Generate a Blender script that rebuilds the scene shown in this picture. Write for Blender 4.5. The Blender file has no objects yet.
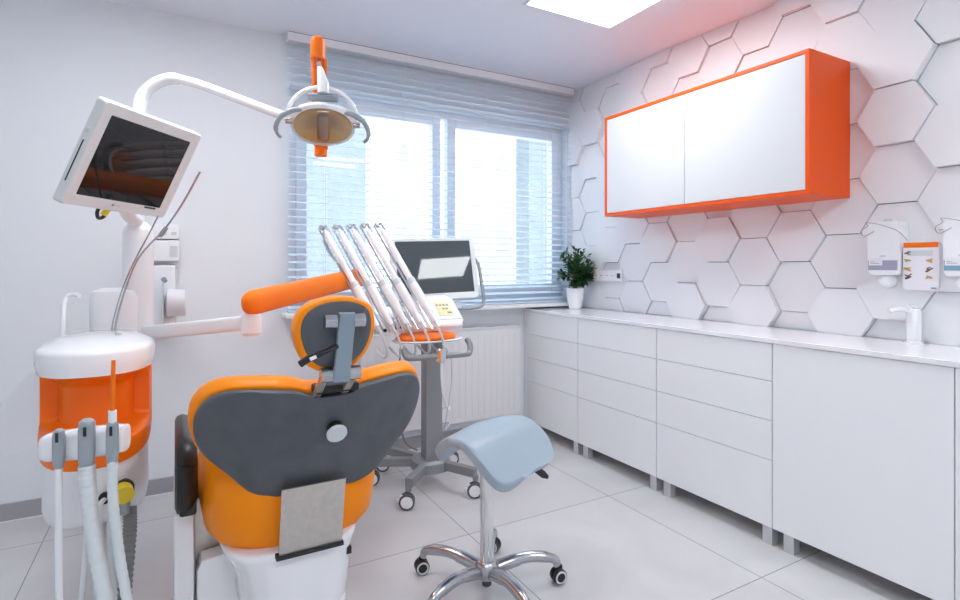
import bpy, bmesh, math, random
from mathutils import Vector, Matrix

random.seed(7)
SC = bpy.context.scene
COL = SC.collection
R = math.radians
PI = math.pi

# ------------------------------------------------------------------ camera, sky, sun, exposure
cam_data = bpy.data.cameras.new('camera')
cam = bpy.data.objects.new('camera', cam_data)
COL.objects.link(cam)
cam.location = (0, 0, 1.234)
cam.rotation_euler = (R(90), 0, -math.atan(305 / 544))
cam_data.sensor_width = 36
cam_data.lens = 36 * 544 / 960
cam_data.shift_y = -35 / 960
cam_data.clip_start = 0.02
SC.camera = cam

world = bpy.data.worlds.new('sky')
SC.world = world
world.use_nodes = True
wn = world.node_tree.nodes
wn['Background'].inputs[0].default_value = (0.70, 0.84, 1.0, 1)
wn['Background'].inputs[1].default_value = 1.35

sun_data = bpy.data.lights.new('sun', 'SUN')
sun = bpy.data.objects.new('sun', sun_data)
COL.objects.link(sun)
sun.location = (0, -6, 9)
sun.rotation_euler = (R(52), 0, R(-25))
sun_data.energy = 2.9
sun_data.angle = R(1)
sun_data.color = (1, 0.97, 0.92)

PANEL_STRENGTH = 8.2
SC.view_settings.view_transform = 'Standard'
SC.view_settings.look = 'None'
SC.view_settings.gamma = 1
SC.view_settings.use_curve_mapping = False
SC.view_settings.exposure = 1.10
SC.cycles.max_bounces = 12
SC.cycles.diffuse_bounces = 8
SC.cycles.transparent_max_bounces = 24
SC.cycles.use_denoising = True

# ------------------------------------------------------------------ materials
def mat(name, col, rough=0.5, metal=0.0, spec=0.5, coat=0.0, noise=0.0, nscale=40, bump=0.0, bscale=200, emit=0.0):
    m = bpy.data.materials.new(name)
    m.use_nodes = True
    nt = m.node_tree
    b = nt.nodes['Principled BSDF']
    b.inputs['Base Color'].default_value = (*col, 1)
    b.inputs['Roughness'].default_value = rough
    b.inputs['Metallic'].default_value = metal
    b.inputs['Specular IOR Level'].default_value = spec
    b.inputs['Coat Weight'].default_value = coat
    if emit:
        b.inputs['Emission Color'].default_value = (*col, 1)
        b.inputs['Emission Strength'].default_value = emit
    tc = nt.nodes.new('ShaderNodeTexCoord')
    if noise:
        n = nt.nodes.new('ShaderNodeTexNoise')
        n.inputs['Scale'].default_value = nscale
        n.inputs['Detail'].default_value = 4
        r = nt.nodes.new('ShaderNodeValToRGB')
        r.color_ramp.elements[0].position = .3
        r.color_ramp.elements[1].position = .7
        r.color_ramp.elements[0].color = (*[c * (1 - noise) for c in col], 1)
        r.color_ramp.elements[1].color = (*[min(1, c * (1 + noise)) for c in col], 1)
        nt.links.new(tc.outputs['Object'], n.inputs['Vector'])
        nt.links.new(n.outputs['Fac'], r.inputs['Fac'])
        nt.links.new(r.outputs['Color'], b.inputs['Base Color'])
    if bump:
        n2 = nt.nodes.new('ShaderNodeTexNoise')
        n2.inputs['Scale'].default_value = bscale
        n2.inputs['Detail'].default_value = 2
        bp = nt.nodes.new('ShaderNodeBump')
        bp.inputs['Strength'].default_value = bump
        bp.inputs['Distance'].default_value = 0.002
        nt.links.new(tc.outputs['Object'], n2.inputs['Vector'])
        nt.links.new(n2.outputs['Fac'], bp.inputs['Height'])
        nt.links.new(bp.outputs['Normal'], b.inputs['Normal'])
    return m

M = {}
M['wall'] = mat('white_paint', (0.775, 0.80, 0.83), 0.7, bump=.1, bscale=300)
M['ceil'] = mat('ceiling_paint', (0.78, 0.81, 0.87), 0.8)
M['hex'] = mat('hexagon_panel', (0.80, 0.805, 0.825), 0.45)
M['joint'] = mat('panel_joint', (0.05, 0.05, 0.055), 0.8)
M['white'] = mat('white_plastic', (0.86, 0.86, 0.88), 0.3)
M['gloss'] = mat('white_gloss', (0.88, 0.88, 0.90), 0.12, coat=.3)
M['lacq'] = mat('white_lacquer', (0.89, 0.895, 0.91), 0.35)
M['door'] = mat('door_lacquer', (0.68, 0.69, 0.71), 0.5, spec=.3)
M['carc'] = mat('grey_carcass', (0.55, 0.55, 0.57), 0.5)
M['orange_cab'] = mat('orange_lacquer', (0.85, 0.095, 0.003), 0.4, spec=.3)
M['orange_seat'] = mat('orange_leatherette', (1.0, 0.285, 0.002), 0.42, spec=.25, bump=.12, bscale=500)
M['orange_pl'] = mat('orange_plastic', (0.95, 0.18, 0.006), 0.3, spec=.3)
M['orange_arm'] = mat('orange_cover', (0.95, 0.20, 0.004), 0.45, spec=.25)
M['shell'] = mat('charcoal_shell', (0.085, 0.095, 0.11), 0.5, noise=.12, nscale=18)
M['black'] = mat('black_plastic', (0.012, 0.012, 0.013), 0.35)
M['dark'] = mat('dark_slot', (0.02, 0.02, 0.022), 0.6)
M['steel'] = mat('brushed_steel', (0.60, 0.57, 0.53), 0.38, metal=1, noise=.06, nscale=60)
M['chrome'] = mat('chrome', (0.75, 0.76, 0.78), 0.12, metal=1)
M['alu'] = mat('polished_aluminium', (0.48, 0.49, 0.51), 0.25, metal=1)
M['bracket'] = mat('blue_grey_enamel', (0.24, 0.31, 0.37), 0.35)
M['grey'] = mat('mid_grey_plastic', (0.33, 0.37, 0.40), 0.4)
M['cart'] = mat('grey_cart_metal', (0.27, 0.28, 0.29), 0.4, metal=.3)
M['lgrey'] = mat('light_grey_plastic', (0.62, 0.66, 0.68), 0.35)
M['saddle'] = mat('blue_grey_leatherette', (0.36, 0.45, 0.52), 0.4, bump=.1, bscale=400)
M['hose'] = mat('pale_hose', (0.70, 0.75, 0.76), 0.4)
M['hosew'] = mat('white_hose', (0.86, 0.88, 0.90), 0.35)
M['hosed'] = mat('grey_corrugated_hose', (0.22, 0.22, 0.22), 0.5)
M['yellow'] = mat('yellow_plastic', (0.85, 0.62, 0.02), 0.35)
M['screen'] = mat('dark_screen_glass', (0.012, 0.012, 0.014), 0.03, spec=.5)
M['screen2'] = mat('charcoal_screen_glass', (0.065, 0.08, 0.088), 0.03, spec=.5)
M['frame'] = mat('pale_monitor_frame', (0.72, 0.75, 0.75), 0.3)
M['rad'] = mat('radiator_enamel', (0.80, 0.79, 0.80), 0.35)
M['base'] = mat('baseboard_tile', (0.36, 0.36, 0.38), 0.35)
M['trim'] = mat('white_trim', (0.85, 0.85, 0.87), 0.4)
M['top'] = mat('white_worktop', (0.88, 0.88, 0.91), 0.12, coat=.3, noise=.02, nscale=30)
M['foot'] = mat('pale_metal_foot', (0.60, 0.60, 0.62), 0.35, metal=.3)
M['leaf'] = mat('dark_green_leaf', (0.018, 0.085, 0.022), 0.35, noise=.5, nscale=25)
M['bark'] = mat('brown_bark', (0.16, 0.09, 0.045), 0.8, noise=.3, nscale=80)
M['soil'] = mat('soil', (0.04, 0.028, 0.02), 0.95, noise=.4, nscale=90)
M['slat'] = mat('blind_slat', (0.64, 0.75, 0.85), 0.45)
M['facade'] = mat('pale_render', (0.74, 0.74, 0.73), 0.9, noise=.05, nscale=3)
M['pane'] = mat('facade_pane', (0.42, 0.47, 0.52), 0.3)
M['facade2'] = mat('blue_grey_render', (0.22, 0.25, 0.27), 0.9, noise=.08, nscale=2)
M['amber'] = mat('amber_reflector', (0.86, 0.68, 0.40), 0.22, metal=.45)
M['bulb'] = mat('bronze_shield', (0.30, 0.22, 0.17), 0.3, metal=.7)
M['purple'] = mat('mauve_label', (0.36, 0.35, 0.47), 0.5)
M['blue'] = mat('blue_label', (0.22, 0.40, 0.52), 0.5)
M['paper'] = mat('printed_paper', (0.82, 0.80, 0.84), 0.6)
M['ochre'] = mat('ochre_print', (0.62, 0.36, 0.10), 0.6)
M['umber'] = mat('umber_print', (0.20, 0.11, 0.07), 0.6)
M['ink'] = mat('grey_print', (0.30, 0.31, 0.36), 0.6)
M['pad'] = mat('pale_yellow_key_field', (0.78, 0.74, 0.42), 0.4)
M['wire'] = mat('wire', (0.35, 0.35, 0.37), 0.35, metal=.8)
M['lamp'] = mat('light_diffuser', (0.95, 0.975, 1.0), 0.5, emit=PANEL_STRENGTH)

def glass_mat(name, tint=(1, 1, 1), gl=0.06):
    m = bpy.data.materials.new(name)
    m.use_nodes = True
    nt = m.node_tree
    nt.nodes.remove(nt.nodes['Principled BSDF'])
    out = nt.nodes['Material Output']
    t = nt.nodes.new('ShaderNodeBsdfTransparent')
    t.inputs[0].default_value = (*tint, 1)
    g = nt.nodes.new('ShaderNodeBsdfGlossy')
    g.inputs['Roughness'].default_value = 0.03
    x = nt.nodes.new('ShaderNodeMixShader')
    x.inputs[0].default_value = gl
    nt.links.new(t.outputs[0], x.inputs[1])
    nt.links.new(g.outputs[0], x.inputs[2])
    nt.links.new(x.outputs[0], out.inputs['Surface'])
    return m
M['glass'] = glass_mat('window_glass', (0.97, 0.99, 1.0))
M['shield'] = glass_mat('clear_shield', (0.97, 0.97, 0.96), 0.10)

def floor_mat():
    m = bpy.data.materials.new('pale_floor_tiles')
    m.use_nodes = True
    nt = m.node_tree
    b = nt.nodes['Principled BSDF']
    tc = nt.nodes.new('ShaderNodeTexCoord')
    mp = nt.nodes.new('ShaderNodeMapping')
    mp.inputs['Location'].default_value = (-1.175 + 0.845 * 10, -2.2 + 0.87 * 10, 0)
    br = nt.nodes.new('ShaderNodeTexBrick')
    br.offset = 0
    br.squash = 1
    br.inputs['Scale'].default_value = 1
    br.inputs['Brick Width'].default_value = 0.845
    br.inputs['Row Height'].default_value = 0.87
    br.inputs['Mortar Size'].default_value = 0.0022
    br.inputs['Mortar Smooth'].default_value = 0
    br.inputs['Bias'].default_value = 0
    br.inputs['Color1'].default_value = (0.64, 0.63, 0.63, 1)
    br.inputs['Color2'].default_value = (0.67, 0.66, 0.66, 1)
    br.inputs['Mortar'].default_value = (0.27, 0.27, 0.27, 1)
    n = nt.nodes.new('ShaderNodeTexNoise')
    n.inputs['Scale'].default_value = 2.2
    n.inputs['Detail'].default_value = 6
    n.inputs['Distortion'].default_value = 1.0
    rp = nt.nodes.new('ShaderNodeValToRGB')
    rp.color_ramp.elements[0].position = .35
    rp.color_ramp.elements[0].color = (0.90, 0.89, 0.89, 1)
    rp.color_ramp.elements[1].position = .65
    rp.color_ramp.elements[1].color = (1, 1, 1, 1)
    mx = nt.nodes.new('ShaderNodeMixRGB')
    mx.blend_type = 'MULTIPLY'
    mx.inputs[0].default_value = 1
    L = nt.links.new
    L(tc.outputs['Object'], mp.inputs[0])
    L(mp.outputs[0], br.inputs['Vector'])
    L(tc.outputs['Object'], n.inputs['Vector'])
    L(n.outputs['Fac'], rp.inputs[0])
    L(br.outputs['Color'], mx.inputs[1])
    L(rp.outputs[0], mx.inputs[2])
    L(mx.outputs[0], b.inputs['Base Color'])
    b.inputs['Roughness'].default_value = 0.28
    return m
M['floor'] = floor_mat()

# ------------------------------------------------------------------ mesh builder
BASE = {}

class MB:
    def __init__(s, M4=None):
        s.bm = bmesh.new()
        s.M = M4 or Matrix.Identity(4)
    def v(s, p):
        return s.bm.verts.new(s.M @ Vector(p))
    def f(s, vs):
        try:
            return s.bm.faces.new(vs)
        except ValueError:
            return None
    def box(s, x0, x1, y0, y1, z0, z1, bev=0.0, seg=2):
        vs = [s.v((x, y, z)) for x in (x0, x1) for y in (y0, y1) for z in (z0, z1)]
        fs = [s.f([vs[i] for i in q]) for q in ((0, 1, 3, 2), (4, 6, 7, 5), (0, 4, 5, 1), (2, 3, 7, 6), (0, 2, 6, 4), (1, 5, 7, 3))]
        if bev:
            es = list({e for f in fs for e in f.edges})
            bmesh.ops.bevel(s.bm, geom=es, offset=bev, segments=seg, profile=.5, affect='EDGES')
        return s
    def bar(s, p0, p1, w, h, up=(0, 0, 1), bev=0.0):
        p0, p1 = Vector(p0), Vector(p1)
        d = p1 - p0
        y = d.normalized()
        up = Vector(up)
        x = y.cross(up)
        if x.length < 1e-4:
            x = y.cross(Vector((1, 0, 0)))
        x.normalize()
        z = x.cross(y)
        keep = s.M
        T = Matrix((x, y, z)).transposed().to_4x4()
        T.translation = p0
        s.M = keep @ T
        s.box(-w / 2, w / 2, 0, d.length, -h / 2, h / 2, bev)
        s.M = keep
        return s
    def loft(s, rings, cap0=True, cap1=True, closed=True):
        vr = [[s.v(p) for p in r] for r in rings]
        n = len(vr[0])
        for a, b in zip(vr, vr[1:]):
            for i in range(n if closed else n - 1):
                j = (i + 1) % n
                s.f([a[i], a[j], b[j], b[i]])
        if cap0:
            s.f(list(reversed(vr[0])))
        if cap1:
            s.f(vr[-1])
        return s
    def tube(s, pts, rad, n=12, cap=True, flat=1.0):
        pts = [Vector(p) for p in pts]
        if not hasattr(rad, '__len__'):
            rad = [rad] * len(pts)
        t = (pts[1] - pts[0]).normalized()
        u = t.orthogonal().normalized()
        rings = []
        for i, p in enumerate(pts):
            if i == 0: t2 = pts[1] - pts[0]
            elif i == len(pts) - 1: t2 = pts[-1] - pts[-2]
            else: t2 = (pts[i + 1] - p).normalized() + (p - pts[i - 1]).normalized()
            t2.normalize()
            q = t.rotation_difference(t2)
            u = (q @ u).normalized()
            t = t2
            w = t.cross(u)
            rings.append([p + rad[i] * (math.cos(2 * PI * k / n) * u + flat * math.sin(2 * PI * k / n) * w) for k in range(n)])
        return s.loft(rings, cap, cap)
    def cyl(s, p0, p1, r, n=20, r1=None):
        return s.tube([p0, p1], [r, r if r1 is None else r1], n)
    def lathe(s, prof, c=(0, 0, 0), n=28, axis='z'):
        rings = []
        for r, h in prof:
            ring = []
            for k in range(n):
                a = 2 * PI * k / n
                x, y = max(r, 1e-4) * math.cos(a), max(r, 1e-4) * math.sin(a)
                p = {'z': (x, y, h), 'y': (x, -h, y), 'x': (h, x, y)}[axis]
                ring.append((c[0] + p[0], c[1] + p[1], c[2] + p[2]))
            rings.append(ring)
        return s.loft(rings)
    def sphere(s, c, rx, ry=None, rz=None, n=16, ex=1.0):
        ry = ry or rx
        rz = rz or rx
        sp = lambda v, e: math.copysign(abs(v) ** e, v)
        rings = []
        for j in range(n + 1):
            ph = -PI / 2 + PI * j / n
            ph = max(min(ph, PI / 2 - .02), -PI / 2 + .02)
            cr, sr = sp(math.cos(ph), ex), sp(math.sin(ph), ex)
            rings.append([(c[0] + rx * cr * sp(math.cos(2 * PI * k / (2 * n)), ex), c[1] + ry * cr * sp(math.sin(2 * PI * k / (2 * n)), ex), c[2] + rz * sr) for k in range(2 * n)])
        return s.loft(rings)
    def prism(s, poly, fn, d0, d1, bev=0.0):
        a = [s.v(fn(p[0], p[1], d0)) for p in poly]
        b = [s.v(fn(p[0], p[1], d1)) for p in poly]
        fs = [s.f(a), s.f(list(reversed(b)))]
        n = len(poly)
        for i in range(n):
            j = (i + 1) % n
            fs.append(s.f([a[i], b[i], b[j], a[j]]))
        if bev:
            es = list({e for f in fs[:2] for e in f.edges})
            bmesh.ops.bevel(s.bm, geom=es, offset=bev, segments=2, profile=.5, affect='EDGES')
        return s
    def build(s, name, m, parent=None, loc=(0, 0, 0), sharp=35):
        bmesh.ops.recalc_face_normals(s.bm, faces=s.bm.faces[:])
        if parent is not None:
            loc = BASE[parent.name]
        off = Vector(loc)
        for w in s.bm.verts:
            w.co -= off
        me = bpy.data.meshes.new(name)
        for f in s.bm.faces:
            f.smooth = True
        s.bm.to_mesh(me)
        s.bm.free()
        me.set_sharp_from_angle(angle=R(sharp))
        me.materials.append(M[m] if isinstance(m, str) else m)
        o = bpy.data.objects.new(name, me)
        COL.objects.link(o)
        wnm = o.modifiers.new('weighted_normal', 'WEIGHTED_NORMAL')
        wnm.keep_sharp = True
        wnm.weight = 90
        if parent is not None:
            o.parent = parent
        else:
            o.location = off
        BASE[o.name] = loc
        return o

def tag(o, label=None, cat=None, group=None, kind=None):
    if label: o['label'] = label
    if cat: o['category'] = cat
    if group: o['group'] = group
    if kind: o['kind'] = kind
    return o
def thing(name, loc, label, cat, group=None):
    o = bpy.data.objects.new(name, None)
    o.empty_display_size = .1
    COL.objects.link(o)
    o.location = loc
    BASE[o.name] = loc
    return tag(o, label, cat, group)

def catmull(pts, n=8, closed=False):
    P = [Vector(p) for p in pts]
    out = []
    N = len(P)
    for i in range(N if closed else N - 1):
        p0 = P[(i - 1) % N] if (closed or i > 0) else P[0]
        p1, p2 = P[i], P[(i + 1) % N]
        p3 = P[(i + 2) % N] if (closed or i + 2 < N) else P[-1]
        for k in range(n):
            t = k / n
            out.append(.5 * ((2 * p1) + (p2 - p0) * t + (2 * p0 - 5 * p1 + 4 * p2 - p3) * t * t + (3 * p1 - p0 - 3 * p2 + p3) * t ** 3))
    if not closed:
        out.append(P[-1])
    return out

def sell(a, b, n=40, ex=1.0):
    sp = lambda v: math.copysign(abs(v) ** ex, v)
    return [(a * sp(math.cos(2 * PI * k / n)), b * sp(math.sin(2 * PI * k / n))) for k in range(n)]

def lerp(a, b, t):
    return Vector(a) * (1 - t) + Vector(b) * t

# ================================================================== SETTING
YW, XR, H = 3.40, 2.75, 2.60
X0, Y0 = -1.9, -1.7
fl = MB().box(X0 - .2, XR + .2, Y0 - .2, YW + .25, -.1, 0).build('floor', 'floor'); tag(fl, kind='structure')
# ceiling with recesses for the light panels
PANELS = [(1.59, 1.775), (-.35, 1.775), (1.59, -.55), (-.35, -.55)]  # only the first is seen; three unseen ones added to brighten the room
PS = .595
def slab_with_holes(mb, u0, u1, v0, v1, holes, fn):
    us = sorted({u0, u1, *[h[0] for h in holes], *[h[1] for h in holes]})
    vs = sorted({v0, v1, *[h[2] for h in holes], *[h[3] for h in holes]})
    for a, b in zip(us, us[1:]):
        for c, d in zip(vs, vs[1:]):
            mu, mv = (a + b) / 2, (c + d) / 2
            if any(h[0] < mu < h[1] and h[2] < mv < h[3] for h in holes):
                continue
            fn(mb, a, b, c, d)
cm = MB()
slab_with_holes(cm, X0 - .2, XR + .2, Y0 - .2, YW + .25, [(x, x + PS, y, y + PS) for x, y in PANELS],
                lambda m, a, b, c, d: m.box(a, b, c, d, H, H + .12))
bmesh.ops.remove_doubles(cm.bm, verts=cm.bm.verts[:], dist=1e-5)
tag(cm.build('ceiling', 'ceil'), kind='structure')
tag(MB().box(X0 - .2, XR + .2, Y0 - .2, YW + .25, H + .12, H + .2).build('ceiling', 'ceil'), kind='structure')
# window wall
WX0, WX1, WZ0, WZ1 = 0.60, 2.69, 0.98, 2.31
wm = MB()
slab_with_holes(wm, X0 - .2, XR + .2, 0, H, [(WX0, WX1, WZ0, WZ1)], lambda m, a, b, c, d: m.box(a, b, YW, YW + .25, c, d))
bmesh.ops.remove_doubles(wm.bm, verts=wm.bm.verts[:], dist=1e-5)
tag(wm.build('wall_back', 'wall'), kind='structure')
tag(MB().box(XR, XR + .2, Y0 - .2, YW, 0, H).build('wall_right', 'wall'), kind='structure')
tag(MB().box(X0 - .2, X0, Y0 - .2, YW, 0, H).build('wall_left', 'wall'), kind='structure')
tag(MB().box(X0, XR, Y0 - .2, Y0, 0, H).build('wall_front', 'wall'), kind='structure')

# hexagon relief cladding on the right wall
SIDE, HH = 0.1465, 0.2535
def clip(poly, ax, lim, sgn):
    out = []
    for i in range(len(poly)):
        a, b = poly[i], poly[(i + 1) % len(poly)]
        ia, ib = sgn * (a[ax] - lim) <= 0, sgn * (b[ax] - lim) <= 0
        if ia: out.append(a)
        if ia != ib:
            t = (lim - a[ax]) / (b[ax] - a[ax])
            out.append((a[0] + (b[0] - a[0]) * t, a[1] + (b[1] - a[1]) * t))
    return out
hx = MB()
rnd = random.Random(21)
k0, k1 = -13, 11
for k in range(k0, k1):
    yc = 1.175 + 1.5 * SIDE * k
    for j in range(-6, 5):
        zc = 1.885 + HH * j + (HH / 2 if k % 2 else 0)
        g = .0021
        poly = [(yc + (SIDE - g) * math.cos(PI / 3 * q), zc + (SIDE - g) * math.sin(PI / 3 * q)) for q in range(6)]
        for ax, lim, sg in ((0, YW - .001, 1), (0, -1.6, -1), (1, H - .001, 1), (1, .912, -1)):
            if poly: poly = clip(poly, ax, lim, sg)
        if len(poly) < 3: continue
        d = rnd.choice([.002, .006, .012, .020, .030, .040])
        ty, tz = rnd.uniform(-.045, .045), rnd.uniform(-.08, .03)
        if 1.2 < yc < 1.6 and 1.45 < zc < 2.3: d, ty, tz = min(d, .008), ty * .3, tz * .3
        fnc = lambda y, z, dd, d=d, ty=ty, tz=tz, yc=yc, zc=zc: (XR - (dd * max(.003, (d + .010 + ty * (y - yc) + tz * (z - zc)))), y, z)
        hx.prism(poly, fnc, 0, 1)
tag(hx.build('trim_1', 'hex', sharp=20), 'white hexagon relief cladding on the right wall', kind='structure')
tag(MB().box(XR - .0015, XR - .0002, -1.6, YW, .91, H).build('trim_2', 'joint'), kind='structure')

# baseboard
bb = MB().box(X0, 2.28, YW - .012, YW, .006, .086)
tag(bb.build('baseboard_back', 'base'), kind='structure')
tag(MB().box(X0, 2.28, YW - .014, YW, 0, .006).build('trim_3', 'trim'), kind='structure')

# window: frame, sash, mullions, glass
wf = MB()
y0, y1 = YW + .07, YW + .14
wf.box(WX0, WX0 + .05, y0, y1, WZ0, WZ1, .004)
wf.box(WX1 - .05, WX1, y0, y1, WZ0, WZ1, .004)
wf.box(WX0 + .05, WX1 - .05, y0, y1, WZ0, WZ0 + .06, .004)
wf.box(WX0 + .05, WX1 - .05, y0, y1, WZ1 - .05, WZ1, .004)
win = wf.build('window_1', 'trim', loc=(1.65, YW + .1, WZ0)); tag(win, kind='structure')
def sash(a, b):
    m = MB()
    w = .065
    ya, yb = YW + .05, YW + .12
    z0, z1 = WZ0 + .045, WZ1 - .04
    m.box(a, a + w, ya, yb, z0, z1, .006).box(b - w, b, ya, yb, z0, z1, .006)
    m.box(a + w, b - w, ya, yb, z0, z0 + w, .006).box(a + w, b - w, ya, yb, z1 - w, z1, .006)
    o = m.build('sash', 'trim', win)
    MB().box(a + w, b - w, YW + .08, YW + .09, z0 + w, z1 - w).build('pane', 'glass', o)
sash(WX0 + .045, 1.62)
sash(1.672, WX1 - .045)
MB().box(1.62, 1.672, YW + .085, YW + .095, WZ0 + .06, WZ1 - .05).build('pane', 'glass', win)
# window sill
tag(MB().box(.55, XR - .05, YW - .14, YW + .07, .925, .95, .006).build('trim_4', 'trim'), 'white window sill', kind='structure')

# ================================================================== LIGHTS
places = ['square flush ceiling light panel nearest the window and wall cupboard', 'added unseen ceiling light panel above the dental chair',
          'added unseen ceiling light panel at the back of the room on the cabinet side', 'added unseen ceiling light panel at the back of the room on the chair side']
for (px, py), lb in zip(PANELS, places):
    t = thing('ceiling_light', (px + PS / 2, py + PS / 2, H), lb, 'ceiling light', 'ceiling light panels')
    fm = MB()
    w = .012
    for a in ((px, px + w, py, py + PS), (px + PS - w, px + PS, py, py + PS), (px + w, px + PS - w, py, py + w), (px + w, px + PS - w, py + PS - w, py + PS)):
        fm.box(*a, H - .006, H + .03)
    fm.build('frame', 'lgrey', t)
    MB().box(px + w, px + PS - w, py + w, py + PS - w, H + .004, H + .02).build('diffuser', 'lamp', t)

# ================================================================== BLIND
bl = thing('window_blind', (1.635, 3.34, .953), 'pale blue-grey horizontal slat blind hanging over the window', 'blind')
BX0, BX1 = .575, 2.69
MB().box(BX0, BX1, 3.31, 3.385, 2.552, 2.596, .002).build('headrail', 'white', bl)
MB().box(BX0 + .004, BX1 - .004, 3.3095, 3.38, 2.596, 2.5995).build('rail_top_shade', 'ink', bl)  # dark strip standing in for the shaded gap below the ceiling
MB().box(BX0 + .004, BX1 - .004, 3.318, 3.38, 2.5475, 2.552).build('rail_under_shade', 'lgrey', bl)  # grey strip painting the shadow line beneath the headrail
sm = MB()
z = .985
zs = []
while z < 2.52:
    zs.append(z); z += .0445
for z in zs:
    sm.M = Matrix.Translation((0, 3.345, z)) @ Matrix.Rotation(R(16), 4, 'X')
    a = [(-.025, 0), (-.012, .0025), (0, .0032), (.012, .0025), (.025, 0)]
    sm.loft([[(x, q, w) for q, w in a] + [(x, q, w - .0008) for q, w in reversed(a)] for x in (BX0 + .005, BX1 - .005)])
sm.build('slats', 'slat', bl)
MB().box(BX0 + .003, BX1 - .003, 3.322, 3.368, .953, .968, .003).build('bottom_rail', 'slat', bl)
for x in (.80, 1.30, 1.95, 2.45):
    cm_ = MB()
    for y in (3.3175, 3.3725):
        cm_.cyl((x, y, .96), (x, y, 2.55), .0011, 6)
    cm_.build('ladder_cord', 'white', bl)

# ================================================================== NEIGHBOUR BUILDING
nb = thing('neighbour_building', (8.8, 19.0, -4), 'white rendered building seen through the blind', 'building')
BY = 18.0
MB().box(5.6, 11.6, BY, BY + 8, -6, 12).build('wall', 'facade', nb)
for zf in (-1.2, 1.6, 4.6):
    for xf in (6.6, 8.1, 9.6, 10.7):
        f = MB().box(xf, xf + .65, BY - .06, BY, zf, zf + 1.1).build('window', 'trim', nb)
        MB().box(xf + .07, xf + .58, BY - .07, BY - .061, zf + .07, zf + 1.03).build('pane', 'pane', f)
n2 = thing('neighbour_building', (1.6, 18.0, -6), 'blue-grey building left of the white one, seen through the blind', 'building')
MB().box(-2.5, 5.32, 17.0, 17.9, -6, 9.5).build('wall', 'facade2', n2)
MB().box(-2.7, 5.4, 16.9, 17.95, 9.5, 9.8).build('roof', 'facade', n2)
n3 = thing('neighbour_building', (10.5, 18.0, -6), 'added blue-grey building right of the white one, seen through the blind', 'building')  # invented building, added to tone down the light at the window's right
MB().box(11.65, 19, 17.0, 17.9, -6, 9.5).build('wall', 'facade2', n3)
MB().box(11.5, 19.2, 16.9, 17.95, 9.5, 9.8).build('roof', 'facade', n3)
tag(MB().box(-60, 80, 4.2, 90, -6.4, -6).build('ground', 'facade'), kind='structure')

# ================================================================== RADIATOR
rd = thing('radiator', (1.75, 3.35, .2), 'white panel radiator on the wall under the window', 'radiator')
rm = MB().box(1.02, 2.20, 3.325, 3.34, .15, .78, .004)
x = 1.05
while x < 2.19:
    rm.box(x, x + .022, 3.3225, 3.3255, .19, .74, .0012); x += .05
rm.build('front_panel', 'rad', rd)
MB().box(1.02, 2.20, 3.34, 3.382, .17, .76).build('rear_panel', 'rad', rd)
MB().box(1.015, 2.205, 3.322, 3.385, .781, .792, .002).build('top_grille', 'rad', rd)
MB().cyl((1.06, 3.36, .0), (1.06, 3.36, .16), .009).build('pipe', 'rad', rd)

# ================================================================== BASE CABINETS
XF = 2.285
units = [(2.776, 3.375, 3, 'white drawer cabinet in the corner nearest the window'),
         (2.114, 2.774, 3, 'white drawer cabinet second from the window'),
         (1.456, 2.112, 3, 'white drawer cabinet third from the window, beside the plain door cabinet'),
         (.815, 1.454, 0, 'white plain door cabinet under the soap dispensers'),
         (-.3, .79, 0, 'white door cabinet nearest the camera at the end of the run')]
for ya, yb, nd, lb in units:
    t = thing('base_cabinet', (XF + .22, (ya + yb) / 2, 0), lb, 'cabinet', 'white base cabinets along the right wall')
    MB().box(XF + .022, XR - .02, ya + .002, yb - .002, .082, .889).build('carcass', 'lacq', t)
    g = .0013
    if nd:
        for za, zb in ((.7245, .888), (.5505, .722), (.3765, .548), (.078, .374)):
            MB().box(XF, XF + .02, ya + g, yb - g, za, zb, .0015).build('drawer', 'lacq', t)
    else:
        MB().box(XF, XF + .02, ya + g, yb - g, .078, .888, .0015).build('door', 'lacq', t)
    for yy in (ya + .002, yb - .092):
        for xx in (XF + .004, XR - .1):
            MB().box(xx, xx + .045, yy, yy + .045, 0, .083, .002).build('leg', 'foot', t)
tag(MB().box(XF - .003, XR - .02, 3.378, 3.394, .0, .889, .002).build('end_panel', 'lacq', loc=(2.5, 3.386, 0)), 'white end panel between the drawers and the radiator', 'panel')
tag(MB().box(XF - .003, XR - .02, .793, .812, .0, .889, .002).build('end_panel', 'lacq', loc=(2.5, .80, 0)), 'white upright panel beside the plain door cabinet', 'panel')
tag(MB().box(XF - .008, XR - .036, -.3, YW - .004, .89, .911, .003).build('worktop', 'top', loc=(2.5, 1.5, .89)), 'long white worktop over the base cabinets', 'worktop')

# ================================================================== WALL CABINET
wc = thing('wall_cabinet', (2.6, 2.02, 1.545), 'orange framed wall cabinet with two white doors on the hexagon wall', 'cabinet')
CX, CY0, CY1, CZ0, CZ1 = 2.405, 1.362, 2.655, 1.545, 2.178
XB = XR - .012
t_ = .018
MB().box(CX, XB, CY0, CY0 + t_, CZ0, CZ1, .001).build('side_panel', 'orange_cab', wc)
MB().box(CX, XB, CY1 - t_, CY1, CZ0, CZ1, .001).build('side_panel', 'orange_cab', wc)
MB().box(CX, XB, CY0 + t_, CY1 - t_, CZ1 - t_, CZ1, .001).build('top_panel', 'orange_cab', wc)
MB().box(CX, XB, CY0 + t_, CY1 - t_, CZ0, CZ0 + t_, .001).build('bottom_panel', 'orange_cab', wc)
MB().box(XB - .01, XB, CY0 + t_, CY1 - t_, CZ0 + t_, CZ1 - t_).build('back_panel', 'carc', wc)
mid = 2.03
MB().box(CX + .002, CX + .02, CY0 + t_ + .002, mid - .0015, CZ0 + t_ + .002, CZ1 - t_ - .002, .001).build('door', 'door', wc)
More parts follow.
